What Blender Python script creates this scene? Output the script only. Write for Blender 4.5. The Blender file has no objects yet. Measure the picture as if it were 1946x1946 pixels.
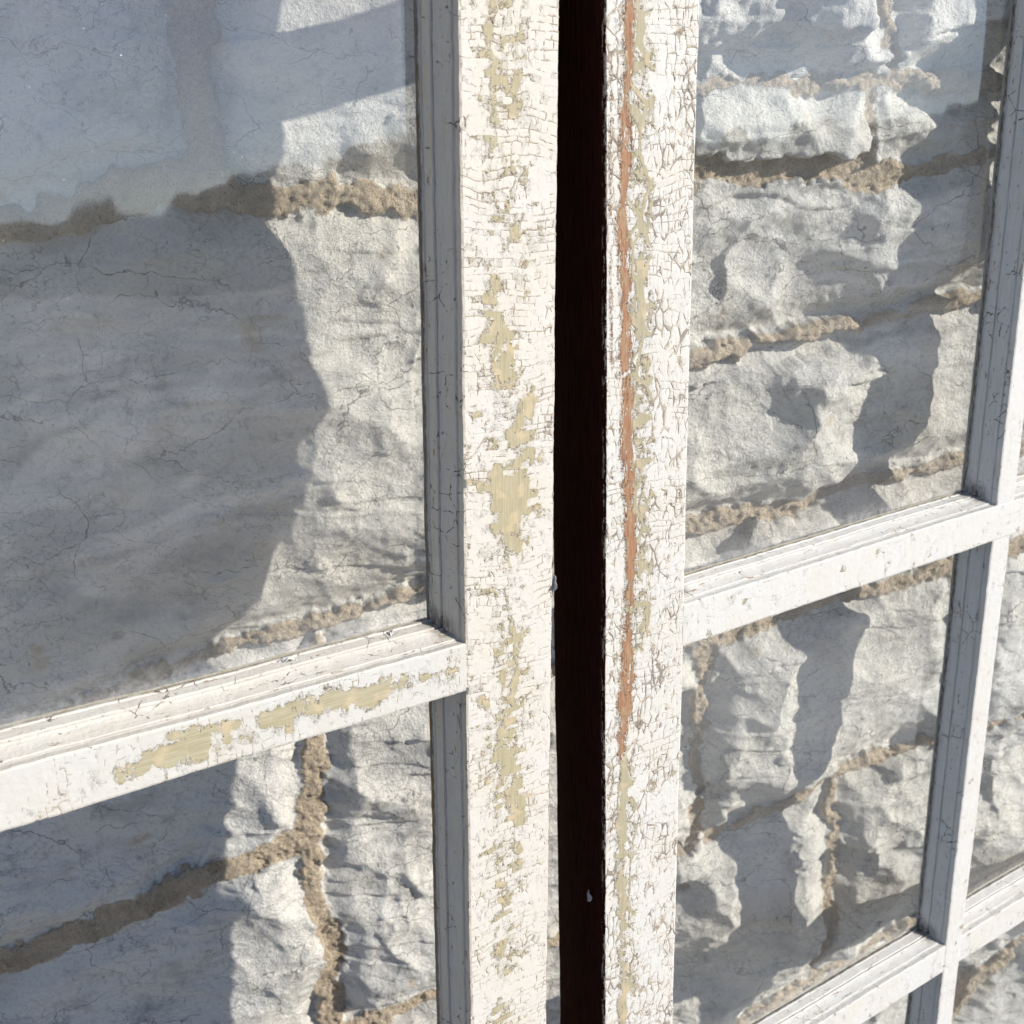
import bpy, math
import numpy as np
from mathutils import Matrix, Vector

# ------------------------------------------------------------------ camera, sun, sky, exposure
F_PX = 2200.0; CX = 973.0; D = 0.41
W = np.array([[0.97906327, -0.07304779, 0.18999774],      # rows: world X, Y, Z axes in camera axes (right, down, forward)
              [-0.20309230, -0.41352269, 0.88755423],
              [0.01373450, -0.90755882, -0.41970031]])
RL = np.array([[0.81843658, -0.00095728, -0.57459607], [-0.16964002, 0.95502137, -0.24322098], [0.54898436, 0.29653544, 0.78146203]])
RR = np.array([[0.83036516, 0.02375855, -0.55671289], [-0.19561813, 0.9479303, -0.25131989], [0.52175402, 0.31759041, 0.7917759]])
CAM_Z = 1.15
CAM = np.array([0.0, 0.0, CAM_Z])
WALL_Y = 0.6502
SUN_TRAVEL = np.array([-0.7605, 0.4592, -0.4591])

scene = bpy.context.scene
cam_data = bpy.data.cameras.new('camera'); cam = bpy.data.objects.new('camera', cam_data)
scene.collection.objects.link(cam); scene.camera = cam
cr, cd, cf = W[:, 0], W[:, 1], W[:, 2]
cam.matrix_world = Matrix(((cr[0], -cd[0], -cf[0], CAM[0]), (cr[1], -cd[1], -cf[1], CAM[1]), (cr[2], -cd[2], -cf[2], CAM[2]), (0, 0, 0, 1)))
cam_data.sensor_width = 36.0; cam_data.lens = 36.0 * F_PX / 1946.0
cam_data.clip_start = 0.01; cam_data.clip_end = 5000
cam_data.dof.use_dof = True; cam_data.dof.focus_distance = 0.56; cam_data.dof.aperture_fstop = 20.0

world = bpy.data.worlds.new('World'); scene.world = world; world.use_nodes = True
wn = world.node_tree; wn.nodes.clear()
sky = wn.nodes.new('ShaderNodeTexSky'); sky.sky_type = 'NISHITA'; sky.sun_disc = False
sky.sun_elevation = math.asin(0.459); sky.sun_rotation = math.atan2(0.7605, -0.4592)
sky.air_density = 0.58; sky.dust_density = 0.25; sky.ozone_density = 1.1
bg = wn.nodes.new('ShaderNodeBackground'); bg.inputs['Strength'].default_value = 0.14
wo = wn.nodes.new('ShaderNodeOutputWorld')
wn.links.new(sky.outputs[0], bg.inputs[0]); wn.links.new(bg.outputs[0], wo.inputs[0])

sun_data = bpy.data.lights.new('sun', 'SUN'); sun_data.energy = 5.0; sun_data.angle = math.radians(0.5); sun_data.color = (1.0, 0.935, 0.845)
sun = bpy.data.objects.new('sun', sun_data); scene.collection.objects.link(sun)
sun.rotation_euler = Vector(SUN_TRAVEL).to_track_quat('-Z', 'Y').to_euler(); sun.location = (3, -2, 4)

vs = scene.view_settings
vs.view_transform = 'Standard'; vs.look = 'None'; vs.gamma = 1.0; vs.use_curve_mapping = False; vs.exposure = 0.36
scene.cycles.transparent_max_bounces = 16; scene.cycles.max_bounces = 5; scene.cycles.diffuse_bounces = 2; scene.cycles.glossy_bounces = 3
scene.cycles.use_adaptive_sampling = True; scene.cycles.adaptive_threshold = 0.03; scene.cycles.use_denoising = True

# ------------------------------------------------------------------ geometry helpers
def px_ray(x, y):
    return W @ np.array([(x - 973) / F_PX, (y - 973) / F_PX, 1.0])
def px_wall(x, y):                                   # photo point -> (X, Z) on the wall's mean plane
    r = px_ray(x, y); t = WALL_Y / r[1]
    return np.array([r[0] * t, r[2] * t + CAM_Z])
def px_sash(R, x, y):                                # photo point -> (u, v) metres on the front plane of a sash
    d = np.array([(x - 973) / F_PX, (y - 973) / F_PX, 1.0]); P = d * (D / (R[:, 2] @ d))
    return np.array([R[:, 0] @ P, R[:, 1] @ P])
def sash_matrix(R):
    o = W @ (R[:, 2] * D) + CAM; A = W @ R
    return Matrix(((A[0, 0], A[0, 2], -A[0, 1], o[0]), (A[1, 0], A[1, 2], -A[1, 1], o[1]), (A[2, 0], A[2, 2], -A[2, 1], o[2]), (0, 0, 0, 1)))

def hash2(i, j, s=0):
    n = (i * 374761393 + j * 668265263 + s * 2147483647 // 7 + 1013904223 * (s + 1)) & 0xffffffff
    n = ((n ^ (n >> 13)) * 1274126177) & 0xffffffff
    n = ((n ^ (n >> 16)) * 2246822519) & 0xffffffff
    return ((n ^ (n >> 15)) & 0xffffff) / float(0xffffff)
def vnoise(x, y, s=0):
    xi = np.floor(x).astype(np.int64); yi = np.floor(y).astype(np.int64); fx = x - xi; fy = y - yi
    fx = fx * fx * (3 - 2 * fx); fy = fy * fy * (3 - 2 * fy)
    a = hash2(xi, yi, s); b = hash2(xi + 1, yi, s); c = hash2(xi, yi + 1, s); d = hash2(xi + 1, yi + 1, s)
    return (a + (b - a) * fx + (c - a) * fy + (a - b - c + d) * fx * fy) * 2 - 1
def fbm(x, y, octv=4, s=0, gain=0.5):
    r = 0; a = 1.0
    for k in range(octv):
        r = r + a * vnoise(x, y, s + k * 7); x = x * 2.03 + 13.1; y = y * 2.03 + 7.7; a *= gain
    return r
def scoops(x, y, s=0, curv=1.0, rnd=0.6, tilt=0.5):   # conchoidal scoops: lower envelope of paraboloids with sharp ridges between
    xi = np.floor(x).astype(np.int64); yi = np.floor(y).astype(np.int64)
    best = np.full(x.shape, 1e9)
    for di in (-1, 0, 1):
        for dj in (-1, 0, 1):
            i = xi + di; j = yi + dj
            dx = x - (i + hash2(i, j, s)); dy = y - (j + hash2(i, j, s + 1))
            h = hash2(i, j, s + 2) * rnd + curv * (dx * dx + dy * dy) + tilt * ((hash2(i, j, s + 3) - .5) * dx + (hash2(i, j, s + 4) - .5) * dy)
            best = np.minimum(best, h)
    return best
def seg_dist(X, Z, poly):                            # distance to polyline [(x, z, halfwidth)], minus the local half width
    best = np.full(X.shape, 1e9)
    for (x0, z0, w0), (x1, z1, w1) in zip(poly[:-1], poly[1:]):
        dx, dz = x1 - x0, z1 - z0
        t = np.clip(((X - x0) * dx + (Z - z0) * dz) / (dx * dx + dz * dz + 1e-12), 0, 1)
        d = np.hypot(X - x0 - t * dx, Z - z0 - t * dz) - (w0 + (w1 - w0) * t)
        best = np.minimum(best, d)
    return best
def sm(a, b, x):
    t = np.clip((x - a) / (b - a), 0, 1); return t * t * (3 - 2 * t)

def grid_mesh(name, V, nu, nv, mats, closed_u=False, face_mat=None, attrs=None, smooth=True, flat_mat=None):
    """V: (nv*nu, 3) points, row major (v rows of u)."""
    me = bpy.data.meshes.new(name)
    me.vertices.add(len(V)); me.vertices.foreach_set('co', V.astype(np.float32).ravel())
    cu = nu if closed_u else nu - 1
    i = np.arange(cu); j = np.arange(nv - 1); I, J = np.meshgrid(i, j)
    a = J * nu + I; b = J * nu + (I + 1) % nu; c = (J + 1) * nu + (I + 1) % nu; d = (J + 1) * nu + I
    q = np.stack([a, b, c, d], -1).reshape(-1, 4).astype(np.int32); n = len(q)
    caps = []
    if closed_u: caps = [list(range(nu))[::-1], list(range((nv - 1) * nu, nv * nu))]
    loops = np.concatenate([q.ravel()] + [np.array(c_, np.int32) for c_ in caps]) if caps else q.ravel()
    me.loops.add(len(loops)); me.loops.foreach_set('vertex_index', loops.astype(np.int32))
    starts = np.arange(n) * 4
    if caps: starts = np.concatenate([starts, [n * 4, n * 4 + nu]])
    me.polygons.add(len(starts)); me.polygons.foreach_set('loop_start', starts.astype(np.int32))
    me.update(calc_edges=True)
    for m in mats: me.materials.append(m)
    if face_mat is not None:
        fm = np.tile(np.asarray(face_mat)[:cu], nv - 1)
        if caps: fm = np.concatenate([fm, [len(mats) - 1] * 2])
        me.polygons.foreach_set('material_index', fm.astype(np.int32))
    s = np.ones(len(me.polygons), bool) if smooth else np.zeros(len(me.polygons), bool)
    if caps: s[-2:] = False
    if flat_mat is not None: s = s & (fm != flat_mat)
    me.polygons.foreach_set('use_smooth', s)
    for k, v in (attrs or {}).items():
        at = me.attributes.new(k, 'FLOAT', 'POINT'); at.data.foreach_set('value', v.astype(np.float32).ravel())
    me.validate()
    return me
def link(name, me, parent=None):
    o = bpy.data.objects.new(name, me); scene.collection.objects.link(o)
    if parent: o.parent = parent
    return o
def tag(o, label=None, cat=None, group=None, kind=None):
    if label: o['label'] = label
    if cat: o['category'] = cat
    if group: o['group'] = group
    if kind: o['kind'] = kind
    return o

# ------------------------------------------------------------------ node helpers
class NT:
    def __init__(s, name, disp=None):
        s.m = bpy.data.materials.new(name); s.m.use_nodes = True; s.t = s.m.node_tree; s.t.nodes.clear()
        s.out = s.n('ShaderNodeOutputMaterial')
        if disp: s.m.displacement_method = disp
    def n(s, typ, **kw):
        nd = s.t.nodes.new(typ)
        for k, v in kw.items(): setattr(nd, k, v)
        return nd
    def set(s, sock, v):
        if isinstance(v, bpy.types.NodeSocket): s.t.links.new(v, sock)
        else:
            if isinstance(v, (tuple, list)) and len(v) == 3 and sock.type == 'RGBA': v = (*v, 1)
            sock.default_value = v
    def math(s, op, a, b=0.0, c=None, clamp=False):
        nd = s.n('ShaderNodeMath', operation=op); nd.use_clamp = clamp
        s.set(nd.inputs[0], a); s.set(nd.inputs[1], b)
        if c is not None: s.set(nd.inputs[2], c)
        return nd.outputs[0]
    def vmul(s, v, k):
        nd = s.n('ShaderNodeVectorMath', operation='MULTIPLY'); s.set(nd.inputs[0], v); s.set(nd.inputs[1], k); return nd.outputs[0]
    def vadd(s, v, k):
        nd = s.n('ShaderNodeVectorMath', operation='ADD'); s.set(nd.inputs[0], v); s.set(nd.inputs[1], k); return nd.outputs[0]
    def noise(s, vec, scale, detail=3, rough=0.5, dist=0.0, color=False):
        nd = s.n('ShaderNodeTexNoise'); s.set(nd.inputs['Vector'], vec); s.set(nd.inputs['Scale'], scale)
        s.set(nd.inputs['Detail'], detail); s.set(nd.inputs['Roughness'], rough); s.set(nd.inputs['Distortion'], dist)
        return nd.outputs['Color' if color else 'Fac']
    def vor(s, vec, scale, feature='F1', rnd=1.0, out='Distance'):
        nd = s.n('ShaderNodeTexVoronoi', feature=feature); s.set(nd.inputs['Vector'], vec); s.set(nd.inputs['Scale'], scale)
        s.set(nd.inputs['Randomness'], rnd); return nd.outputs[out]
    def vor1(s, w, scale, feature='F1', out='Distance', rnd=1.0):
        nd = s.n('ShaderNodeTexVoronoi', feature=feature, voronoi_dimensions='1D'); s.set(nd.inputs['W'], w); s.set(nd.inputs['Scale'], scale)
        s.set(nd.inputs['Randomness'], rnd); return nd.outputs[out]
    def ramp(s, v, a, b, c=0.0, d=1.0, interp='SMOOTHSTEP'):
        nd = s.n('ShaderNodeMapRange', interpolation_type=interp); nd.clamp = True
        s.set(nd.inputs['Value'], v); s.set(nd.inputs['From Min'], a); s.set(nd.inputs['From Max'], b); s.set(nd.inputs['To Min'], c); s.set(nd.inputs['To Max'], d)
        return nd.outputs[0]
    def mix(s, f, a, b, blend='MIX'):
        nd = s.n('ShaderNodeMix', data_type='RGBA', blend_type=blend); s.set(nd.inputs[0], f); s.set(nd.inputs[6], a); s.set(nd.inputs[7], b); return nd.outputs[2]
    def attr(s, name):
        return s.n('ShaderNodeAttribute', attribute_name=name).outputs['Fac']
    def mm(s): return s.vmul(s.n('ShaderNodeTexCoord').outputs['Object'], (1000, 1000, 1000))
    def warp(s, v, scale, amt, detail=2):
        c = s.noise(v, scale, detail, .5, color=True)
        return s.vadd(v, s.vmul(s.vadd(c, (-.5, -.5, -.5)), (amt, amt, amt)))
    def sep(s, v):
        nd = s.n('ShaderNodeSeparateXYZ'); s.set(nd.inputs[0], v); return nd.outputs
    def bsdf(s, color, rough=0.7, spec=0.3, normal=None):
        b = s.n('ShaderNodeBsdfPrincipled'); s.set(b.inputs['Base Color'], color); s.set(b.inputs['Roughness'], rough); s.set(b.inputs['Specular IOR Level'], spec)
        if normal is not None: s.set(b.inputs['Normal'], normal)
        return b
    def bump(s, h, dist=0.001, strength=1.0):
        b = s.n('ShaderNodeBump'); s.set(b.inputs['Height'], h); b.inputs['Distance'].default_value = dist; b.inputs['Strength'].default_value = strength
        return b.outputs[0]

# ------------------------------------------------------------------ materials
def paint_material(name, white, style='block', row=3.6, colw=5.0, org=(.20, (1.0, 1.0, .62)), crack_amt=1.0, peel_col=(.37, .335, .235), horiz=False, grime=1.0, bias=0.0):
    """several coats of old paint: crazed topcoat in plates, olive undercoat in the losses, orange primer where bare. lengths in mm"""
    k = NT(name, 'BOTH')
    p = k.mm()
    pw = k.warp(k.warp(p, .06, 5.0, 2), .5, 0.9, 3)
    n_area = k.noise(p, .04, 3, .6)
    n_mid = k.noise(p, .30, 3, .6)
    sx, sy, sz = k.sep(k.warp(k.warp(p, .05, 6.0, 3), .35, 1.3, 3))
    if horiz: sx, sz = sz, sx
    # long cracks across the grain, then short ones between them
    W1 = k.math('MULTIPLY_ADD', k.noise(p, .018, 2, .5), 5.0, k.math('MULTIPLY', sz, 1.0 / row))
    er = k.math('MULTIPLY', k.vor1(W1, 1.0, 'DISTANCE_TO_EDGE'), row)
    rid = k.sep(k.vor1(W1, 1.0, 'F1', 'Color'))[0]
    W2 = k.math('ADD', k.math('MULTIPLY', sx, 1.0 / colw), k.math('MULTIPLY', rid, 57.0))
    ec = k.math('MULTIPLY', k.vor1(W2, 1.0, 'DISTANCE_TO_EDGE'), colw)
    cid = k.sep(k.vor1(W2, 1.0, 'F1', 'Color'))[1]
    eb = k.math('MINIMUM', er, ec)
    gate_c = k.ramp(k.noise(k.vadd(p, (40.0, 0.0, 9.0)), .12, 3, .6), .44, .58)
    q = k.vmul(pw, org[1])
    ev = k.math('MULTIPLY', k.vor(q, org[0], 'DISTANCE_TO_EDGE', .95), 1.0 / org[0])
    vid = k.sep(k.vor(q, org[0], 'F1', .95, 'Color'))
    big = k.vor(k.vmul(pw, (1, 1, .55)), .085, 'DISTANCE_TO_EDGE', 1.0)
    organic = style == 'organic'
    # hairlines fade in and out
    gate_b = k.ramp(k.math('ADD', k.math('MULTIPLY', n_mid, .9), k.math('MULTIPLY', n_area, 1.1)), .92 + bias, 1.22 + bias, 0.0, 1.0)
    gate_v = k.ramp(k.math('ADD', k.math('MULTIPLY', k.noise(p, .21, 2, .5), 1.0), k.math('MULTIPLY', k.noise(p, .05, 2, .5), 1.1)), (1.0 if organic else 1.16) + bias, 1.32 + bias, 0.0, 1.0)
    wb = k.math('MULTIPLY', gate_b, .26 * crack_amt * (.6 if organic else 1.0)); wv = k.math('MULTIPLY', gate_v, (.27 if organic else .20) * crack_amt)
    wc = k.math('MULTIPLY', wb, gate_c)
    def line(e, w): return k.math('MULTIPLY', k.ramp(k.math('SUBTRACT', e, w), .14, -.02, 0.0, 1.0, 'LINEAR'), k.ramp(w, .01, .10, 0.0, 1.0, 'LINEAR'))
    cb = k.math('MAXIMUM', line(er, k.math('MULTIPLY', wb, k.ramp(k.noise(k.vmul(p, (.25, 1, 1)), .3, 2, .5), .36, .52))), line(ec, wc)); cv = line(ev, wv)
    crack = k.math('MAXIMUM', cb, cv)
    pa = k.attr('peel'); ba = k.attr('bare')
    block = k.math('ADD', k.math('MULTIPLY', k.math('SUBTRACT', cid, .5), .75), k.math('MULTIPLY', k.math('SUBTRACT', rid, .5), .35))
    jag = k.math('MULTIPLY', block, .25 if organic else .6)
    jag = k.math('ADD', jag, k.math('MULTIPLY', k.math('SUBTRACT', vid[0], .5), .40))
    nf = k.noise(k.vmul(pw, (1.0, 1.0, .8)), .26, 7, .70)
    jag = k.math('ADD', jag, k.math('MULTIPLY', k.math('SUBTRACT', nf, .5), 1.5))
    pv = k.math('ADD', pa, jag)
    if organic: pv = k.math('ADD', pv, k.math('MULTIPLY', k.math('MULTIPLY', k.ramp(big, .10, .0), k.ramp(pa, .05, .4)), .75))
    peel = k.ramp(pv, .500, .525)
    rim = k.math('MULTIPLY', k.ramp(pv, .25, .50), k.math('SUBTRACT', 1.0, peel))
    nb = k.noise(k.vmul(pw, (1.8, 1.8, .28)), .50, 6, .72)
    bv = k.math('ADD', ba, k.math('MULTIPLY', k.math('SUBTRACT', nb, .5), 2.3))
    bv = k.math('ADD', bv, k.math('MULTIPLY', k.math('SUBTRACT', vid[1], .5), .45))
    bv = k.math('ADD', bv, k.math('MULTIPLY', k.math('SUBTRACT', k.noise(k.vmul(pw, (1, 1, .45)), 1.3, 4, .7), .5), .9))
    bare = k.math('MULTIPLY', k.ramp(bv, .50, .525), k.ramp(ba, .02, .2))
    grain_v = k.vmul(p, (1.0, 1.0, .03)) if not horiz else k.vmul(p, (.03, 1.0, 1.0))
    grain = k.noise(grain_v, 2.2, 4, .7)
    # plates: flat, each a little tilted or lifted, rims turned up beside open cracks
    plate = k.math('ADD', k.math('MULTIPLY', k.math('SUBTRACT', cid, .5), .10 if not organic else .05), k.math('MULTIPLY', k.math('SUBTRACT', vid[0], .5), .22 if organic else .06))
    rise = k.math('MULTIPLY', k.math('MULTIPLY', k.ramp(ev, 1.3, .2), gate_v), .22)
    rise2 = k.math('MULTIPLY', k.math('MULTIPLY', k.ramp(eb, .9, .15), gate_b), .09)
    lump = k.math('MULTIPLY', k.math('SUBTRACT', k.noise(pw, .22, 3, .5), .5), .35)
    fine = k.math('MULTIPLY', k.math('SUBTRACT', k.noise(k.vmul(p, (1, 1, .4)) if not horiz else k.vmul(p, (.4, 1, 1)), 1.8, 3, .6), .5), .09)
    hp = k.math('ADD', k.math('ADD', plate, k.math('ADD', rise, rise2)), k.math('ADD', lump, fine))
    hp = k.math('ADD', hp, k.math('MULTIPLY', rim, .26))
    hp = k.math('SUBTRACT', hp, k.math('MULTIPLY', crack, .38))
    hp = k.math('ADD', hp, k.math('MULTIPLY', k.math('SUBTRACT', grain, .5), .05))
    hu = k.math('ADD', -.58, k.math('MULTIPLY', k.math('SUBTRACT', grain, .5), .14))
    ip = k.math('SUBTRACT', 1.0, peel)
    h = k.math('ADD', k.math('MULTIPLY', hp, ip), k.math('MULTIPLY', hu, peel))
    h = k.math('ADD', k.math('MULTIPLY', h, k.math('SUBTRACT', 1.0, bare)), k.math('MULTIPLY', bare, k.math('ADD', -1.0, k.math('MULTIPLY', grain, .35))))
    tone = k.noise(p, .03, 3, .6)
    wcol = k.mix(k.ramp(tone, .35, .7), white, (white[0] * .985, white[1] * .965, white[2] * .91))
    wcol = k.mix(k.math('MULTIPLY', k.ramp(cid, 0, 1, 0, 1, 'LINEAR'), .10), wcol, (.62, .62, .60))
    wcol = k.mix(k.math('MULTIPLY', k.ramp(k.noise(p, .7, 4, .7), .52, .80), .14 * grime), wcol, (.42, .37, .30))
    wcol = k.mix(k.math('MULTIPLY', k.ramp(k.noise(grain_v, 1.0, 4, .7), .5, .75), .16 * grime), wcol, (.50, .44, .34))
    fleck = k.math('MULTIPLY', k.math('SUBTRACT', 1.0, k.ramp(k.vor(k.vmul(k.warp(p, .8, 1.2), (1, 1, .6)), .50, 'F1', 1.0), .07, .17)), k.ramp(k.noise(p, .05, 2, .5), .52, .64))
    wcol = k.mix(k.math('MULTIPLY', fleck, .7 if grime > .9 else .12), wcol, (.16, .13, .10))
    ucol = k.mix(k.ramp(grain, .38, .62), peel_col, (peel_col[0] * .80, peel_col[1] * .78, peel_col[2] * .68))
    ucol = k.mix(k.math('MULTIPLY', k.ramp(k.noise(p, .12, 2, .5), .52, .66), .45), ucol, (.52, .41, .27))
    bcol = k.mix(k.ramp(grain, .35, .65), (.37, .20, .115), (.19, .105, .062))
    crcol = k.mix(k.ramp(k.math('ADD', wb, wv), .10, .42), (.44, .37, .27), (.15, .115, .08))
    col = k.mix(k.math('MULTIPLY', crack, .80), wcol, crcol)
    ed = k.math('MULTIPLY', k.ramp(k.math('ABSOLUTE', k.math('SUBTRACT', pv, .495)), .03, .0), .68)
    col = k.mix(peel, col, ucol)
    col = k.mix(ed, col, (.20, .155, .095))
    col = k.mix(bare, col, bcol)
    bcol = k.mix(k.math('MULTIPLY', k.ramp(k.noise(k.vmul(p, (1, 1, .2)), .5, 4, .7), .48, .68), .7), bcol, (.33, .27, .17))
    col = k.mix(bare, col, bcol)
    eb_ = k.math('MULTIPLY', k.math('MULTIPLY', k.ramp(k.math('ABSOLUTE', k.math('SUBTRACT', bv, .495)), .05, .0), .7), k.ramp(ba, .02, .2))
    col = k.mix(eb_, col, (.10, .065, .045))
    b = k.bsdf(col, .62, .25); k.set(k.out.inputs['Surface'], b.outputs[0])
    dn = k.n('ShaderNodeDisplacement'); k.set(dn.inputs['Height'], h); dn.inputs['Midlevel'].default_value = 0; dn.inputs['Scale'].default_value = .001
    k.set(k.out.inputs['Displacement'], dn.outputs[0])
    return k.m

def moulding_material(name, base, horiz=False, warm=0.0):
    k = NT(name)
    p = k.mm()
    pw = k.warp(p, .5, 1.5)
    st = (.25, 1, 1) if horiz else (1, 1, .25)
    st2 = (.06, 1, 1) if horiz else (1, 1, .06)
    e = k.vor(k.vmul(pw, (.45, .45, .45) if not horiz else (.45, .45, .45)), .22, 'DISTANCE_TO_EDGE', .8)
    area = k.noise(p, .05, 3, .6)
    crack = k.math('MULTIPLY', k.math('SUBTRACT', 1.0, k.ramp(e, .006, .022)), k.ramp(k.math('ADD', area, k.math('MULTIPLY', k.noise(p, .4, 2), .5)), .78, .90))
    chipn = k.math('ADD', k.noise(k.vmul(pw, st), .5, 5, .65), k.math('MULTIPLY', k.attr('peel'), .4))
    chip = k.ramp(chipn, .655, .665)
    dirt = k.ramp(k.noise(k.vmul(p, st2), .9, 5, .7), .42, .8)
    pits = k.math('MULTIPLY', k.math('SUBTRACT', 1.0, k.ramp(k.vor(p, .5, 'F1', 1.0), .08, .15)), k.ramp(k.noise(p, .04, 2), .55, .66))
    col = k.mix(k.math('MULTIPLY', dirt, .45), base, (.36, .32, .27))
    col = k.mix(k.ramp(k.noise(p, .08, 2), .4, .7), col, k.mix(.12, col, (.45, .36, .25)))
    col = k.mix(chip, col, k.mix(k.ramp(k.noise(p, .2, 2), .45, .55), (.36, .29, .17), (.30, .17, .09)))
    col = k.mix(k.math('MULTIPLY', crack, .85), col, (.07, .055, .045))
    col = k.mix(k.math('MULTIPLY', pits, .9), col, (.05, .04, .035))
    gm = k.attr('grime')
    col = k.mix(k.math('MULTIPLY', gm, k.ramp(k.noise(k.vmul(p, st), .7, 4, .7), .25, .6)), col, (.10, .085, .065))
    h = k.math('ADD', k.math('MULTIPLY', k.noise(k.vmul(p, st2), 1.2, 4, .6), .25), k.math('MULTIPLY', k.noise(p, .6, 3, .6), .35))
    h = k.math('SUBTRACT', h, k.math('ADD', k.math('MULTIPLY', crack, .5), k.math('MULTIPLY', chip, .35)))
    b = k.bsdf(col, .55, .3, k.bump(h, .001)); k.set(k.out.inputs['Surface'], b.outputs[0])
    return k.m

def wood_material(name, c1, c2, rough=.8):
    k = NT(name); p = k.mm()
    g = k.noise(k.vmul(p, (1, 1, .04)), 1.4, 5, .7)
    col = k.mix(k.ramp(g, .3, .7), c1, c2)
    rem = k.math('MULTIPLY', k.ramp(k.noise(k.vmul(k.warp(p, .5, 2), (1, 1, .3)), .35, 4, .7), .66, .68), k.attr('peel'))
    col = k.mix(rem, col, (.55, .5, .42))
    rem2 = k.math('MULTIPLY', k.ramp(k.noise(k.vmul(k.warp(p, .5, 2), (1, 1, .18)), .45, 5, .75), .53, .55), k.ramp(k.sep(p)[1], 3.4, 1.2))
    if rough < .79: col = k.mix(rem2, col, (.42, .37, .30))
    b = k.bsdf(col, rough, .04, k.bump(k.math('MULTIPLY', g, .5), .001)); k.set(k.out.inputs['Surface'], b.outputs[0])
    return k.m

def glass_material():
    """old thin window glass: clear body, mirror reflection by Fresnel, a veil of dust and white specks"""
    k = NT('old_window_glass'); p = k.mm()
    wave = k.noise(p, .012, 2, .4)
    nrm = k.bump(wave, .0010)
    ge = k.n('ShaderNodeNewGeometry'); dt = k.n('ShaderNodeVectorMath', operation='DOT_PRODUCT')
    k.set(dt.inputs[0], ge.outputs['Incoming']); k.set(dt.inputs[1], ge.outputs['Normal'])
    omc = k.math('SUBTRACT', 1.0, k.math('ABSOLUTE', dt.outputs['Value']))      # Schlick, the same from both faces, two surfaces
    refl = k.math('MULTIPLY_ADD', k.math('POWER', omc, 5.0), .85, .112, clamp=True)
    tr = k.n('ShaderNodeBsdfTransparent'); tr.inputs[0].default_value = (.955, .97, .965, 1)
    gl = k.n('ShaderNodeBsdfGlossy'); gl.inputs['Roughness'].default_value = 0.03; k.set(gl.inputs['Normal'], nrm)
    m1 = k.n('ShaderNodeMixShader'); k.set(m1.inputs[0], refl); k.set(m1.inputs[1], tr.outputs[0]); k.set(m1.inputs[2], gl.outputs[0])
    df = k.n('ShaderNodeBsdfDiffuse'); df.inputs[0].default_value = (.80, .80, .80, 1)
    cell = k.vor(p, .095, 'F1', 1.0, 'Color'); r1 = k.sep(cell)[0]
    speck = k.math('MULTIPLY', k.math('LESS_THAN', k.vor(p, .095, 'F1', 1.0), k.math('MULTIPLY', k.math('POWER', r1, 3.0), .034)), .95)
    speck2 = k.math('MULTIPLY', k.math('LESS_THAN', k.vor(p, .25, 'F1', 1.0), .035), k.ramp(k.noise(p, .03, 2), .55, .6))
    smear = k.math('MULTIPLY', k.ramp(k.noise(k.warp(k.vmul(p, (.8, 1, .5)), .03, 20), .02, 5, .6), .40, .75), .035)
    edge = k.math('MULTIPLY', k.attr('grime'), k.ramp(k.noise(p, .25, 4, .7), .25, .75))
    veil = k.math('ADD', k.math('ADD', .022, smear), k.math('MULTIPLY', edge, .22))
    f = k.math('MAXIMUM', k.math('MAXIMUM', speck, speck2), veil, clamp=True)
    m2 = k.n('ShaderNodeMixShader'); k.set(m2.inputs[0], f); k.set(m2.inputs[1], m1.outputs[0]); k.set(m2.inputs[2], df.outputs[0])
    k.set(k.out.inputs['Surface'], m2.outputs[0])
    return k.m

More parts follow.
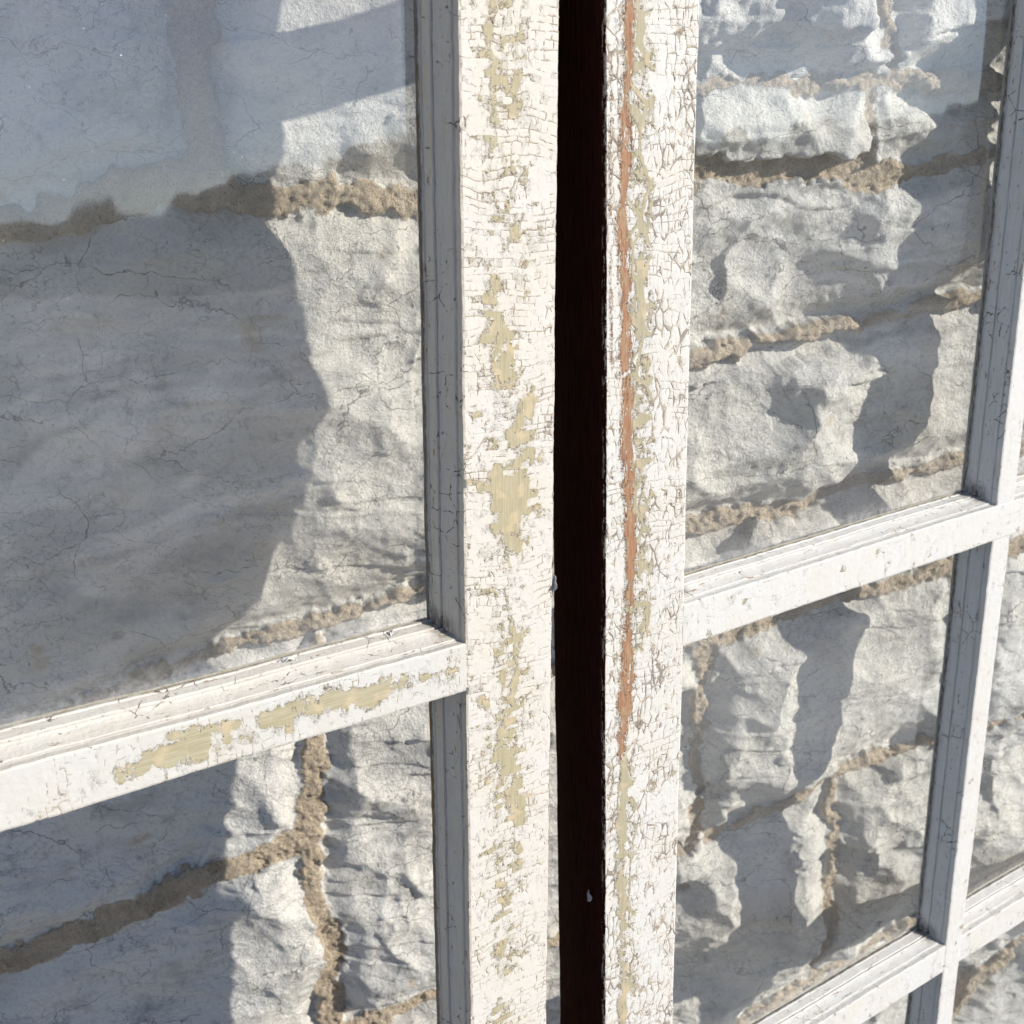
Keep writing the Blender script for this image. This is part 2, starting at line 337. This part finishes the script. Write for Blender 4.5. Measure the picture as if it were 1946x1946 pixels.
def stone_wall_material():
    k = NT('limestone_and_mortar'); p = k.mm()
    mort = k.attr('mortar'); sid = k.attr('stone')
    ps = p
    pw = k.warp(ps, .02, 30, 3)
    bed = k.vmul(pw, (.45, 1, 1))
    big = k.noise(ps, .012, 4, .6); mid = k.noise(bed, .05, 5, .65); fine = k.noise(ps, .5, 5, .7)
    base = k.mix(k.ramp(big, .3, .7), (.72, .695, .635), (.67, .66, .63))
    base = k.mix(k.math('MULTIPLY', k.ramp(sid, 0, 1, 0, 1, 'LINEAR'), .35), base, (.73, .68, .59))
    base = k.mix(k.math('MULTIPLY', k.ramp(mid, .48, .70), .50), base, (.36, .35, .335))
    base = k.mix(k.math('MULTIPLY', k.ramp(k.noise(ps, .07, 6, .75), .54, .68), .50), base, (.24, .23, .215))
    base = k.mix(k.math('MULTIPLY', k.ramp(fine, .48, .72), .42), base, (.30, .29, .28))
    # hairline seams: thin, broken, mostly along the bed
    pv = k.warp(k.warp(ps, .035, 22, 3), .25, 4, 3)
    v1 = k.vor(k.vmul(pv, (.42, 1, 1)), .028, 'DISTANCE_TO_EDGE', 1.0)
    vein1 = k.math('MULTIPLY', k.math('SUBTRACT', 1.0, k.ramp(v1, .001, .0095)), k.ramp(k.noise(ps, .03, 3, .6), .36, .54))
    v2 = k.vor(k.vmul(pv, (.6, 1, 1)), .085, 'DISTANCE_TO_EDGE', 1.0)
    vein2 = k.math('MULTIPLY', k.math('SUBTRACT', 1.0, k.ramp(v2, .002, .022)), k.ramp(k.noise(ps, .05, 3, .6), .50, .66))
    dash = k.math('MULTIPLY', k.math('SUBTRACT', 1.0, k.ramp(k.vor(k.vmul(k.warp(ps, .15, 5), (1, 1, .45)), .11, 'F1', 1.0), .05, .12)), k.ramp(k.noise(ps, .03, 2), .5, .62))
    v3 = k.vor(k.vmul(k.warp(pv, .6, 2.5, 3), (.45, 1, 1)), .16, 'DISTANCE_TO_EDGE', 1.0)
    vein3 = k.math('MULTIPLY', k.math('SUBTRACT', 1.0, k.ramp(v3, .0, .035)), k.ramp(k.noise(ps, .022, 4, .65), .40, .58))
    vein1 = k.math('MAXIMUM', vein1, k.math('MULTIPLY', vein3, .75))
    vein = k.math('MAXIMUM', vein1, k.math('MAXIMUM', k.math('MULTIPLY', vein2, .8), dash))
    base = k.mix(k.math('MULTIPLY', vein, .82), base, (.15, .145, .14))
    base = k.mix(k.math('MULTIPLY', k.ramp(k.noise(ps, .035, 3, .5), .66, .78), .55), base, (.60, .47, .31))
    # mortar: sandy, tan, dirty in patches
    g1 = k.noise(p, .9, 4, .75); g2 = k.vor(p, .65, 'F1', 1.0, 'Color')
    mc = k.mix(k.ramp(k.sep(g2)[0], .1, .9), (.74, .59, .43), (.50, .38, .27))
    mc = k.mix(k.ramp(g1, .35, .62), mc, (.74, .63, .48))
    mc = k.mix(k.math('MULTIPLY', k.ramp(k.noise(p, .035, 4, .65), .52, .68), .40), mc, (.28, .22, .15))
    mc = k.mix(k.math('MULTIPLY', k.math('SUBTRACT', 1.0, k.ramp(k.vor(p, .33, 'F1', 1.0), .10, .20)), .6), mc, (.12, .09, .07))
    edge = k.math('MULTIPLY', k.math('SUBTRACT', 1.0, k.math('ABSOLUTE', k.math('MULTIPLY', k.math('SUBTRACT', mort, .5), 3.0), clamp=True)), k.ramp(k.noise(p, .06, 3, .6), .38, .6))
    mm_ = k.ramp(k.math('ADD', mort, k.math('MULTIPLY', k.math('SUBTRACT', k.noise(p, .35, 4, .7), .5), .55)), .46, .54)
    col = k.mix(mm_, base, mc)
    col = k.mix(k.math('MULTIPLY', edge, .55), col, (.12, .095, .07))
    hs = k.math('ADD', k.math('MULTIPLY', fine, 1.5), k.math('MULTIPLY', k.noise(ps, .05, 4, .65), .8))
    hs = k.math('ADD', hs, k.math('MULTIPLY', k.noise(ps, .16, 5, .75), 1.5))
    hm = k.math('ADD', k.math('MULTIPLY', g1, 3.2), k.math('MULTIPLY', k.vor(p, .33, 'F1', 1.0), 1.8))
    h = k.math('ADD', k.math('MULTIPLY', hs, k.math('SUBTRACT', 1.0, mort)), k.math('MULTIPLY', hm, mort))
    b = k.bsdf(col, .9, .15, k.bump(h, .001)); k.set(k.out.inputs['Surface'], b.outputs[0])
    return k.m

def ground_material():
    k = NT('yard_ground'); p = k.n('ShaderNodeTexCoord').outputs['Object']
    a = k.noise(k.vmul(p, (1, 1.6, 1)), .8, 6, .65, .6); b_ = k.noise(p, .28, 4, .6); c = k.noise(p, 14, 3, .6)
    col = k.mix(k.ramp(a, .47, .55), (.14, .13, .12), (.78, .76, .72))
    col = k.mix(k.ramp(b_, .50, .60), col, (.10, .09, .075))
    col = k.mix(k.math('MULTIPLY', c, .3), col, (.25, .24, .22))
    b = k.bsdf(col, .9, .1); k.set(k.out.inputs['Surface'], b.outputs[0]); return k.m

M_left = paint_material('peeling_cream_paint', (.50, .483, .45), row=3.3, colw=4.6)
M_left_rail = paint_material('peeling_white_paint', (.47, .466, .445), row=4.2, colw=4.2, horiz=True, peel_col=(.37, .34, .245), bias=.06)
M_right = paint_material('alligatored_white_paint', (.50, .495, .475), 'organic', row=4.5, colw=3.4, org=(.21, (1.0, 1.0, .50)), crack_amt=1.0, peel_col=(.35, .32, .235), bias=-.06)
M_muntin = paint_material('thin_white_paint', (.50, .50, .49), row=5.0, colw=4.0, crack_amt=.6, horiz=True, grime=.6, bias=.12)
M_mould_v = moulding_material('moulding_paint_upright', (.55, .50, .42))
M_mould_h = moulding_material('moulding_paint_ledge', (.52, .505, .46), True)
M_mould_r = moulding_material('moulding_paint_grey_white', (.58, .575, .55))
M_mould_rh = moulding_material('moulding_paint_white_ledge', (.54, .54, .52), True)
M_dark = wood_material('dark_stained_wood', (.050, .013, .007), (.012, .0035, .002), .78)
M_back = wood_material('olive_back_paint', (.50, .46, .34), (.44, .38, .27))
M_back_l = wood_material('bare_brown_rebate', (.30, .16, .07), (.36, .30, .19))
M_glass = glass_material()
M_wall = stone_wall_material()
M_ground = ground_material()

# ------------------------------------------------------------------ the stone wall
def P3(pts): return [(*px_wall(x, y), w * .00026) for x, y, w in pts]
joints = [
    P3([(-500, 470, 40), (-60, 430, 40), (60, 422, 38), (180, 398, 40), (330, 372, 52), (430, 372, 48), (520, 385, 30), (640, 378, 28), (780, 378, 36), (1000, 370, 30), (1320, 338, 26), (1500, 332, 30), (1640, 330, 34), (1760, 314, 20), (1900, 296, 18), (2200, 280, 18)]),
    P3([(350, -300, 34), (362, -20, 36), (366, 120, 36), (374, 230, 38), (390, 330, 44)]),
    P3([(1050, 200, 14), (1320, 165, 14), (1640, 160, 17), (1870, 162, 20), (2200, 150, 20)]),
    P3([(1694, -200, 16), (1690, 40, 16), (1688, 150, 14)]), P3([(1655, 170, 10), (1656, 320, 14)]),
    P3([(1020, 720, 15), (1300, 690, 16), (1400, 662, 16), (1540, 632, 17), (1700, 606, 16), (1830, 578, 15), (2200, 530, 15)]),
    P3([(-500, 1600, 22), (-60, 1460, 22), (200, 1330, 20), (420, 1254, 22), (560, 1212, 20), (700, 1168, 18), (800, 1132, 20), (1020, 1080, 18), (1300, 1004, 20), (1400, 980, 22), (1540, 942, 20), (1700, 908, 20), (1900, 870, 20), (2200, 820, 20)]),
    P3([(1010, 360, 20), (1020, 720, 20), (1030, 1080, 20)]),
    P3([(-300, 2000, 40), (-20, 1856, 44), (130, 1790, 44), (300, 1716, 40), (450, 1650, 36), (590, 1596, 34)]),
    P3([(606, 1230, 20), (604, 1400, 34), (604, 1500, 30), (590, 1600, 34), (604, 1700, 26), (628, 1800, 30), (634, 1960, 30), (640, 2200, 30)]),
    P3([(600, 1990, 40), (700, 1945, 30), (830, 1890, 30), (1060, 1800, 24), (1290, 1690, 20)]),
    P3([(1040, 1290, 20), (1300, 1235, 22), (1450, 1188, 24), (1600, 1140, 24), (1750, 1096, 20), (2000, 1030, 20)]),
    P3([(1345, 1210, 18), (1325, 1400, 16), (1306, 1600, 14)]),
    P3([(1150, 1640, 18), (1290, 1608, 18), (1400, 1580, 18), (1500, 1532, 20), (1600, 1470, 18), (1740, 1430, 18), (1960, 1360, 18)]),
    P3([(1582, 1500, 14), (1584, 1650, 14), (1562, 1780, 15), (1540, 1900, 15)]),
    P3([(1100, 2120, 24), (1400, 1965, 24), (1520, 1880, 26), (1640, 1815, 26), (1760, 1760, 24), (2000, 1600, 24)]),
    P3([(1810, 1080, 14), (1850, 1380, 14)]),
    P3([(1300, 2300, 26), (1700, 2060, 26), (1840, 1900, 24), (1960, 1790, 22), (2100, 1700, 22)]),
]
def nonuni(a, b, c, d, fine, coarse):
    return np.concatenate([np.arange(a, b, coarse), np.arange(b, c, fine), np.arange(c, d, coarse)])
cs = np.array([px_wall(x, y) for x in (-20, 973, 1966) for y in (-20, 973, 1966)])
xs = nonuni(-1.6, cs[:, 0].min() - .02, cs[:, 0].max() + .02, 3.2, .0013, .03)
zs = nonuni(-.02, cs[:, 1].min() - .02, cs[:, 1].max() + .02, 2.4, .0013, .03)
def make_wall():
    X, Z = np.meshgrid(xs, zs)
    wx = X + .004 * fbm(X * 22, Z * 22, 4, 3); wz = Z + .004 * fbm(X * 22 + 9, Z * 22, 4, 11)
    dist = np.full(X.shape, 1e9)
    for j in joints: dist = np.minimum(dist, seg_dist(wx, wz, j))
    # further courses outside the traced area
    lab = np.zeros(X.shape)
    # stone ids: coarse cells are enough for tone shifts, cut at joints by the mortar
    lab = sm(-.6, .6, fbm(X * 3.5, Z * 6, 3, 5))
    dn = dist + .0035 * fbm(X * 90, Z * 90, 4, 21, .6)
    mort = 1 - sm(-.0018, .0018, dn)
    # stone face
    round_ = sm(0, .022, dist)
    h = -.006 + .010 * round_
    h = h + .007 * fbm(X * 6, Z * 8, 3, 31)
    calm = np.zeros(X.shape)
    for (px, py, s_) in ((120, 60, .12), (60, 800, .13), (330, 800, .10), (200, 1060, .12), (520, 560, .045), (120, 1560, .07), (230, 1880, .10)):
        bx, bz = px_wall(px, py); calm = np.maximum(calm, .75 * np.exp(-((X - bx) ** 2 + (Z - bz) ** 2) / (2 * s_ * s_)))
    bx, bz = px_wall(690, 980); calm = calm * (1 - .95 * np.exp(-((X - bx) ** 2 + (Z - bz) ** 2) / (2 * .055 ** 2)))
    rough = (1 - .8 * calm) * (.55 + .45 * sm(-.25, .45, vnoise(X * 4.1 + 3, Z * 4.3, 77) + .55 * (1 - sm(.0, .05, dist))))
    sc1 = scoops(X * 12 + .25 * fbm(X * 9, Z * 9, 3, 5), Z * 15 + .25 * fbm(X * 9, Z * 9 + 4, 3, 6), 41, .65, .7, 1.9)
    sc2 = scoops(X * 30 + .3 * fbm(X * 24, Z * 24, 3, 8), Z * 38 + .3 * fbm(X * 24, Z * 24, 3, 9), 51, .65, .7, 1.8)
    sc3 = scoops(X * 85 + .3 * fbm(X * 60, Z * 60, 2, 8), Z * 105 + .3 * fbm(X * 60, Z * 60, 2, 9), 61, .65, .7, 1.7)
    h = h + rough * (.0200 * sc1 + .0105 * sc2 + .0022 * sc3 - .007)
    h = h + rough * .0006 * fbm(X * 140, Z * 180, 4, 71, .6)
    ledge = fbm(X * 7, Z * 46, 3, 81); h = h - .0022 * rough * sm(.1, .16, ledge) 
    # mortar
    hm = -.0035 + .0022 * fbm(X * 60, Z * 60, 3, 91) + .0010 * fbm(X * 420, Z * 420, 3, 95, .7)
    h = h * (1 - mort) + (hm + .004 * fbm(X * 6, Z * 8, 3, 31)) * mort
    bx, bz = px_wall(1460, 0); ex = .050; ez = .030      # raised block added to the wall to cast a shadow below it
    dd_ = np.hypot(np.maximum(0, np.abs(X - bx) - ex), np.maximum(0, np.abs(Z - bz - .02) - ez)) + .004 * fbm(X * 60, Z * 60, 3, 14)
    h = h + .020 * (1 - sm(.0, .014, dd_))
    # broad unevenness of the courses
    for (px, py, a, s) in BUMPS:
        bx, bz = px_wall(px, py); h = h + a * np.exp(-((X - bx) ** 2 + (Z - bz) ** 2) / (2 * s * s))
    turn = cs[:, 0].max() + .01                       # the wall turns away past the frame
    V = np.stack([X, WALL_Y - h + .55 * np.maximum(0, X - turn), Z], -1).reshape(-1, 3)
    me = grid_mesh('stone_wall', V, len(xs), len(zs), [M_wall], attrs={'mortar': mort, 'stone': lab})
    o = link('stone_wall', me)
    tag(o, 'pale grey rubble limestone wall with tan mortar joints behind the old windows', 'wall')
BUMPS = [(566, 868, -.005, .014), (612, 945, .005, .016), (560, 1060, -.005, .02), (600, 790, .006, .04), (520, 30, -.008, .06), (430, 1300, -.010, .05)]
make_wall()

# ground in front, seen only as the reflection in the panes
g = np.array([[-400, -400, 0], [400, -400, 0], [-400, .75, 0], [400, .75, 0]], float)
tag(link('ground', grid_mesh('ground', g, 2, 2, [M_ground], smooth=False)), kind='structure')

def make_hills():
    k = NT('wooded_hills'); p = k.n('ShaderNodeTexCoord').outputs['Object']
    n = k.noise(p, .08, 5, .7); col = k.mix(k.ramp(n, .35, .65), (.035, .045, .025), (.10, .10, .07))
    b = k.bsdf(col, .95, .05); k.set(k.out.inputs['Surface'], b.outputs[0])
    a = np.linspace(math.pi * .98, math.pi * 2.02, 400); rr = np.array([60., 75., 110., 200.]); hh = np.array([-1.0, .55, 1.0, 1.6])
    A, Rr = np.meshgrid(a, rr); H = hh[:, None] * (7.0 + 2.6 * fbm(A * 9, A * 0 + 3, 5, 3) + .7 * fbm(A * 90, A * 0, 3, 8)); H[0] = -2
    V = np.stack([np.cos(A) * Rr, np.sin(A) * Rr, H], -1).reshape(-1, 3)
    tag(link('hills', grid_mesh('hills', V, 400, 4, [k.m])), kind='structure')
make_hills()

# ------------------------------------------------------------------ sashes
A_L, A_R, B_D, TM = .018 * D, .0145 * D, .052 * D, .058 * D        # moulding projection and depth to the glass
GLASS_Y = .0525 * D
def profile(a):                                      # (s, d): s runs from the arris towards the pane, d is depth
    k = a / .018
    pts = [(.0006, .0012), (.0006, .0105), (.0020, .0125), (.0034, .0135), (.0040, .0160), (.0050, .0200), (.0064, .0245), (.0080, .0285), (.0098, .0320), (.0116, .0345), (.0104, .0368),
           (.0104, .0374), (.0134, .0385), (.0150, .0505), (.0150, .0530), (.0168, .0535), (.0176, .0560)]
    out = []
    for i, (q0, q1) in enumerate(zip(pts[:-1], pts[1:])):   # fine steps, cove rounded
        m = 4 if 4 <= i <= 8 else 2
        for j in range(m):
            f = j / m
            if 4 <= i <= 8:
                a0 = pts[i - 1]; a3 = pts[i + 2]
                P_ = [.5 * (2 * q0[c] + (q1[c] - a0[c]) * f + (2 * a0[c] - 5 * q0[c] + 4 * q1[c] - a3[c]) * f * f + (3 * q0[c] - a0[c] - 3 * q1[c] + a3[c]) * f ** 3) for c in (0, 1)]
            else: P_ = [q0[c] + (q1[c] - q0[c]) * f for c in (0, 1)]
            out.append(tuple(P_))
    out.append(pts[-1])
    return [(s * k, d * D * .87) for s, d in out]
def section(w, a, t, step, left=True, right=True):
    """closed section across a bar of face width w (x from 0 to w). Returns x, y, matslot (0 face, 1 moulding, 2 back, 3 edge), grime"""
    n = max(3, int(w / step)); X = list(np.linspace(.0006, w - .0006, n)); Y = [0.0] * n; Mx = [0] * n; G = [0.0] * n
    pr = profile(a)
    def side(sgn, base):
        o = []
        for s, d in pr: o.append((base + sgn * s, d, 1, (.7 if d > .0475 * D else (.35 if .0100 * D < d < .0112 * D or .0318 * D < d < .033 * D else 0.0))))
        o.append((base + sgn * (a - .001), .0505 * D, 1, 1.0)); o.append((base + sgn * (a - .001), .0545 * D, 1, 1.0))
        o.append((base + sgn * a * .97, .0555 * D, 2, 0.0)); o.append((base + sgn * a * .92, min(t, TM) - .0006, 2, 0.0))
        if t > .07 * D: o.append((base + sgn * -w * .42, t - .0004, 2, 0.0))
        return o
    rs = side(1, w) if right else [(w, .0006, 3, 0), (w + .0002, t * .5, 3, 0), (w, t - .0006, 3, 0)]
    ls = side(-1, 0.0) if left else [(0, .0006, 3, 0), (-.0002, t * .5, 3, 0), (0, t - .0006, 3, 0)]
    Mx[-1] = rs[0][2]
    for x, y, m, gg in rs: X.append(x); Y.append(y); Mx.append(m); G.append(gg)
    X.append(rs[-1][0] - .0006); Y.append(t); Mx.append(2); G.append(0)
    X.append(ls[-1][0] + .0006); Y.append(t); Mx.append(ls[-1][2]); G.append(0)
    for x, y, m, gg in ls[::-1]: X.append(x); Y.append(y); Mx.append(m); G.append(gg)
    return np.array(X), np.array(Y), Mx, np.array(G), n
def bar(name, parent, horizontal, pos, w, l0, l1, a, t, mats, step=.0006, lstep=.0006, left=True, right=True, yoff=0.0, fields=None, R=None, seed=1, fine=None, knots=()):
    """pos: start of the face across the bar; l0..l1 along it. For horizontal bars across = v downwards."""
    X, Y, Mx, G, nf = section(w, a, t, step, left, right)
    fine = fine or (l0, l1)
    L = np.concatenate([np.arange(l0, fine[0], .02), np.arange(fine[0], fine[1], lstep), np.arange(fine[1], l1, .02), [l1]]); L = np.unique(L)
    if horizontal: X = X[::-1]; Y = Y[::-1]; Mx = Mx[::-1]; G = G[::-1]; Mx = Mx[1:] + Mx[:1]
    gx = np.tile(X, (len(L), 1)); gy = np.tile(Y, (len(L), 1)); gl = np.tile(L[:, None], (1, len(X)))
    # hand-worn edges and slightly wandering mouldings
    cx = X - w / 2
    edge = sm(w * .30, w * .5, np.abs(cx))[None, :]
    wob = .00035 * fbm(gl * 14, gx * 0 + seed, 4, seed) + .00016 * fbm(gl * 160, gy * 60 + seed, 3, seed + 5)
    gx = gx + edge * wob * np.sign(cx)[None, :]
    gy = gy + yoff + (gy > .0008) * .00018 * fbm(gl * 60, gx * 300, 3, seed + 9)
    U = pos + gx
    if horizontal: V = np.stack([gl, gy, -U], -1)
    else: V = np.stack([U, gy, -gl], -1)
    peel = np.zeros(gx.shape); bare = np.zeros(gx.shape)
    if fields:
        uu, vv = (gl, U) if horizontal else (U, gl)
        for kind, poly, soft, amp in fields:
            pts = [(*px_sash(R, x, y), hw * .00019) for x, y, hw in poly]
            d = seg_dist(uu, vv, pts); val = amp * (1 - sm(-soft, soft, d))
            if kind == 'p': peel = np.maximum(peel, val)
            else: bare = np.maximum(bare, val)
    face = (gy - yoff) < .0009
    peel = peel * face; bare = bare * face
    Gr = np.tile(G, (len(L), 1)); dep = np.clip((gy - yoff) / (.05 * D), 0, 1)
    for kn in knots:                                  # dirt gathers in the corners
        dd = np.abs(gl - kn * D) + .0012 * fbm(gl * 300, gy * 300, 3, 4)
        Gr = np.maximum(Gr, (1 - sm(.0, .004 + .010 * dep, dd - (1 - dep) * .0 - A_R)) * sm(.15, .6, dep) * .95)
    me = grid_mesh(name, V.reshape(-1, 3), len(X), len(L), mats, closed_u=True, face_mat=Mx, flat_mat=1, attrs={'peel': peel, 'bare': bare, 'grime': Gr})
    return link(name, me, parent)
def pane(parent, u0, u1, v0, v1, grime_w=.006):
    n = 60; m = 60
    U = np.linspace(u0, u1, n); V = np.linspace(v0, v1, m); gu, gv = np.meshgrid(U, V)
    e = np.minimum.reduce([gu - u0 - .0 , u1 - gu, (v1 - gv) * .8, gv - v0 + .01])
    gr = 1 - sm(0.0, grime_w + .004, e)
    P = np.stack([gu, gu * 0 + GLASS_Y, -gv], -1)[::-1].reshape(-1, 3); gr = gr[::-1]
    return link('glass_pane', grid_mesh('glass_pane', P, n, m, [M_glass], attrs={'grime': gr}), parent)
def sash(name, R, label):
    e = bpy.data.objects.new(name, None); scene.collection.objects.link(e); e.empty_display_size = .05
    e.matrix_world = sash_matrix(R); tag(e, label, 'window sash', 'old window sashes leaning on the stone wall'); return e

T = .105 * D
# left sash
LS = sash('window_sash', RL, 'old window sash with cream and olive peeling stile, left of the dark gap')
fl = [('p', [(935, -20, 16), (930, 120, 20), (945, 260, 14), (930, 330, 8)], .004, .62),
      ('p', [(930, 540, 16), (945, 640, 42), (960, 710, 34)], .004, .78),
      ('p', [(1000, 770, 34), (985, 830, 40)], .007, .80), ('p', [(935, 900, 26), (975, 940, 62), (960, 985, 46), (985, 1060, 12)], .007, .84), ('p', [(900, 930, 12), (1010, 860, 18)], .005, .75),
      ('p', [(915, 1330, 18), (925, 1340, 14)], .003, .9),
      ('p', [(960, 1120, 10), (985, 1250, 12), (955, 1420, 34), (975, 1500, 34), (985, 1560, 24)], .004, .72),
      ('p', [(985, 1600, 10), (990, 1680, 8)], .003, .6), ('p', [(960, 0, 60), (960, 1700, 70)], .012, .40), ('p', [(960, 1700, 50), (960, 1946, 40)], .010, .30)]
ml = [M_left, M_mould_v, M_back_l, M_dark]
bar('stile', LS, False, .6414 * D, (.7599 - .6414) * D, -.9 * D, 2.45 * D, A_L, .13 * D, ml, .00045, .00045, True, False, 0, fl, RL, 3, knots=(.5229,), fine=(-.2 * D, 1.12 * D))
fr_ = [('p', [(240, 1470, 18), (300, 1440, 26), (370, 1425, 34), (390, 1400, 20)], .004, .85), ('p', [(330, 1400, 12), (450, 1378, 14)], .003, .8),
       ('p', [(500, 1370, 22), (600, 1340, 24), (700, 1320, 24), (760, 1300, 20)], .004, .85), ('p', [(800, 1290, 10), (870, 1270, 12)], .003, .7), ('p', [(250, 1460, 30), (850, 1280, 30)], .006, .42)]
mlr = [M_left_rail, M_mould_h, M_back, M_dark]
bar('rail', LS, True, .5229 * D, (.5791 - .5229) * D, -.30 * D, .6414 * D, A_L, .078 * D, mlr, .00045, .00045, True, True, .0003, fr_, RL, 5, knots=(.6414,), fine=(.08 * D, .6414 * D))
bar('rail', LS, True, -.70 * D, .1 * D, -.30 * D, .6414 * D, A_L, .078 * D, mlr, .003, .01, False, True, .0003, seed=6)
bar('stile', LS, False, -.42 * D, .1185 * D, -.9 * D, 2.45 * D, A_L, .085 * D, ml, .003, .01, False, True, 0, seed=7)
bar('rail', LS, True, 1.70 * D, .056 * D, -.30 * D, .6414 * D, A_L, .078 * D, mlr, .003, .01, True, True, .0003, seed=8)
pane(LS, -.31 * D, (.6414 - .0165) * D, -.61 * D, (.5229 - .0165) * D)

# right sash
RS = sash('window_sash', RR, 'old multi-pane window sash with an orange bare streak down its stile, right of the gap')
fr2 = [('b', [(1197, -20, 16), (1192, 60, 15), (1196, 120, 10), (1186, 180, 12), (1190, 300, 16), (1180, 400, 13), (1184, 480, 17), (1187, 560, 14), (1188, 700, 16)], .0030, .88),
       ('b', [(1190, 720, 16), (1190, 860, 19), (1194, 960, 18), (1198, 1060, 17), (1196, 1150, 14)], .0030, .88),
       ('b', [(1192, 1170, 15), (1190, 1290, 27), (1184, 1370, 20), (1176, 1440, 9)], .0030, .88),
       ('b', [(1162, 100, 3), (1160, 400, 5), (1162, 700, 3)], .0012, .55), ('b', [(1165, 1440, 10), (1160, 1600, 6)], .003, .5),
       ('p', [(1215, 500, 12), (1218, 580, 14), (1212, 640, 8)], .002, .80), ('p', [(1240, 360, 4), (1225, 480, 6)], .002, .7),
       ('p', [(1212, 800, 8), (1225, 860, 6), (1208, 940, 8), (1206, 1060, 6), (1212, 1200, 5)], .002, .68),
       ('p', [(1190, 1420, 12), (1182, 1550, 18), (1180, 1700, 18), (1186, 1850, 16), (1182, 1960, 18)], .003, .66),
       ('p', [(1215, 0, 40), (1215, 1200, 40)], .008, .42), ('p', [(1200, 1200, 20), (1200, 1946, 20)], .006, .30)]
mr = [M_right, M_mould_r, M_back, M_dark]
bar('stile', RS, False, .788 * D, (.9129 - .788) * D, -.9 * D, 2.45 * D, A_R, T, mr, .00045, .00045, False, True, 0, fr2, RR, 13, fine=(-.2 * D, 1.28 * D))
mrm = [M_muntin, M_mould_r, M_back, M_dark]; mrh = [M_muntin, M_mould_rh, M_back, M_dark]
UV0, UVW, U_END = 1.5558 * D, .045 * D, 2.24 * D
bar('vertical_muntin', RS, False, UV0, UVW, -.8 * D, 2.45 * D, A_R, TM, mrm, .0007, .0009, True, True, .0003, seed=15, knots=(.5765, 1.396), fine=(-.2 * D, 1.8 * D))
for i, (v0, v1) in enumerate(((-.318, -.260), (.5765, .6339), (1.396, 1.4535))):
    fine = (.913 * D, 2.1 * D) if i else None
    bar('horizontal_muntin', RS, True, v0 * D, (v1 - v0) * D, .9129 * D, U_END, A_R, TM, mrh, .0007 if i else .003, .0008 if i else .01, True, True, (.0, .0, .0006)[i], seed=17 + i, knots=(.9129, 1.5558, 1.6008), fine=fine)
bar('stile', RS, False, U_END, .125 * D, -.9 * D, 2.45 * D, A_R, T, mr, .003, .01, True, False, 0, seed=23)
bar('rail', RS, True, -1.10 * D, .12 * D, .9129 * D, U_END, A_R, T, mrh, .003, .01, False, True, .0003, seed=24)
bar('rail', RS, True, 2.25 * D, .2 * D, .9129 * D, U_END, A_R, T, mrh, .003, .01, True, False, .0003, seed=25)
g_ = .0135
for u0, u1 in ((.9129, 1.5558), (1.6008, 2.24)):
    for v0, v1 in ((-.98, -.318), (-.260, .5765), (.6339, 1.396), (1.4535, 2.25)):
        pane(RS, (u0 + g_) * D, (u1 - g_) * D, (v0 + g_) * D, (v1 - g_) * D)

# ------------------------------------------------------------------ loose paint
M_chip = moulding_material('loose_paint', (.62, .61, .58))
def flake(name, parent, centre, w, h, curl, rot, thick=.0004, seed=1):
    """a curled scrap of paint; centre, sizes in metres, in the parent's axes"""
    n = 14; a = np.linspace(-1, 1, n); A, B = np.meshgrid(a, a)
    rad = 1 + .28 * fbm(np.arctan2(B, A) * 1.7 + seed, A * 0 + seed, 3, seed)
    sq = np.maximum(np.abs(A), np.abs(B)) + 1e-9; ln = np.hypot(A, B) + 1e-9
    X = A * sq / ln * rad * w / 2; Z = B * sq / ln * rad * h / 2
    Y = -curl * ((X / (w / 2)) ** 2) * w * .5 - .08 * w * fbm(A * 2, B * 2, 2, seed)
    P = np.stack([X, Y, Z], -1).reshape(-1, 3); Q = P + np.array([0, thick, 0])
    me = bpy.data.meshes.new(name)
    f = []
    for j in range(n - 1):
        for i in range(n - 1):
            q = [j * n + i, j * n + i + 1, (j + 1) * n + i + 1, (j + 1) * n + i]; f.append(q); f.append([t_ + n * n for t_ in q[::-1]])
    ring = [i for i in range(n)] + [j * n + n - 1 for j in range(1, n)] + [(n - 1) * n + i for i in range(n - 2, -1, -1)] + [j * n for j in range(n - 2, 0, -1)]
    for a_, b_ in zip(ring, ring[1:] + ring[:1]): f.append([b_, a_, a_ + n * n, b_ + n * n])
    me.from_pydata(np.concatenate([P, Q]).tolist(), [], f); me.materials.append(M_chip)
    me.polygons.foreach_set('use_smooth', [True] * len(me.polygons))
    o = link(name, me, parent); o.location = centre; o.rotation_euler = rot; return o
u_, v_ = px_sash(RL, 1050, 1112)
flake('paint_flake', LS, (.7599 * D + .0006, .0004, -v_), .0042, .0085, .8, (0, .1, -.9), seed=4)
u_, v_ = px_sash(RR, 1122, 1738)
flake('paint_flake', RS, (.788 * D - .0012, .0125, -v_), .0042, .0062, .3, (0.2, .5, 1.3), seed=9)
lm = sash_matrix(RL)
for k_, (px, py, w_, h_, lab_) in enumerate(((545, 1226, .0085, .0050, 'largest scrap of white paint lying on the left rail ledge against the glass'),
                                             (742, 1181, .0050, .0030, 'small white paint scrap on the left rail ledge near the shaded corner'))):
    u_, v_ = px_sash(RL, px, py); b_ = .045 * D
    p_ = lm @ Vector((u_ * (1 + .045), b_, -(.5229 * D - .0134 * D) + .0012))
    c_ = flake('paint_chip', None, p_, w_, h_, .25, (1.25, .1, .3 + k_), seed=12 + k_)
    tag(c_, lab_, 'paint chip', 'loose paint scraps on the rail')
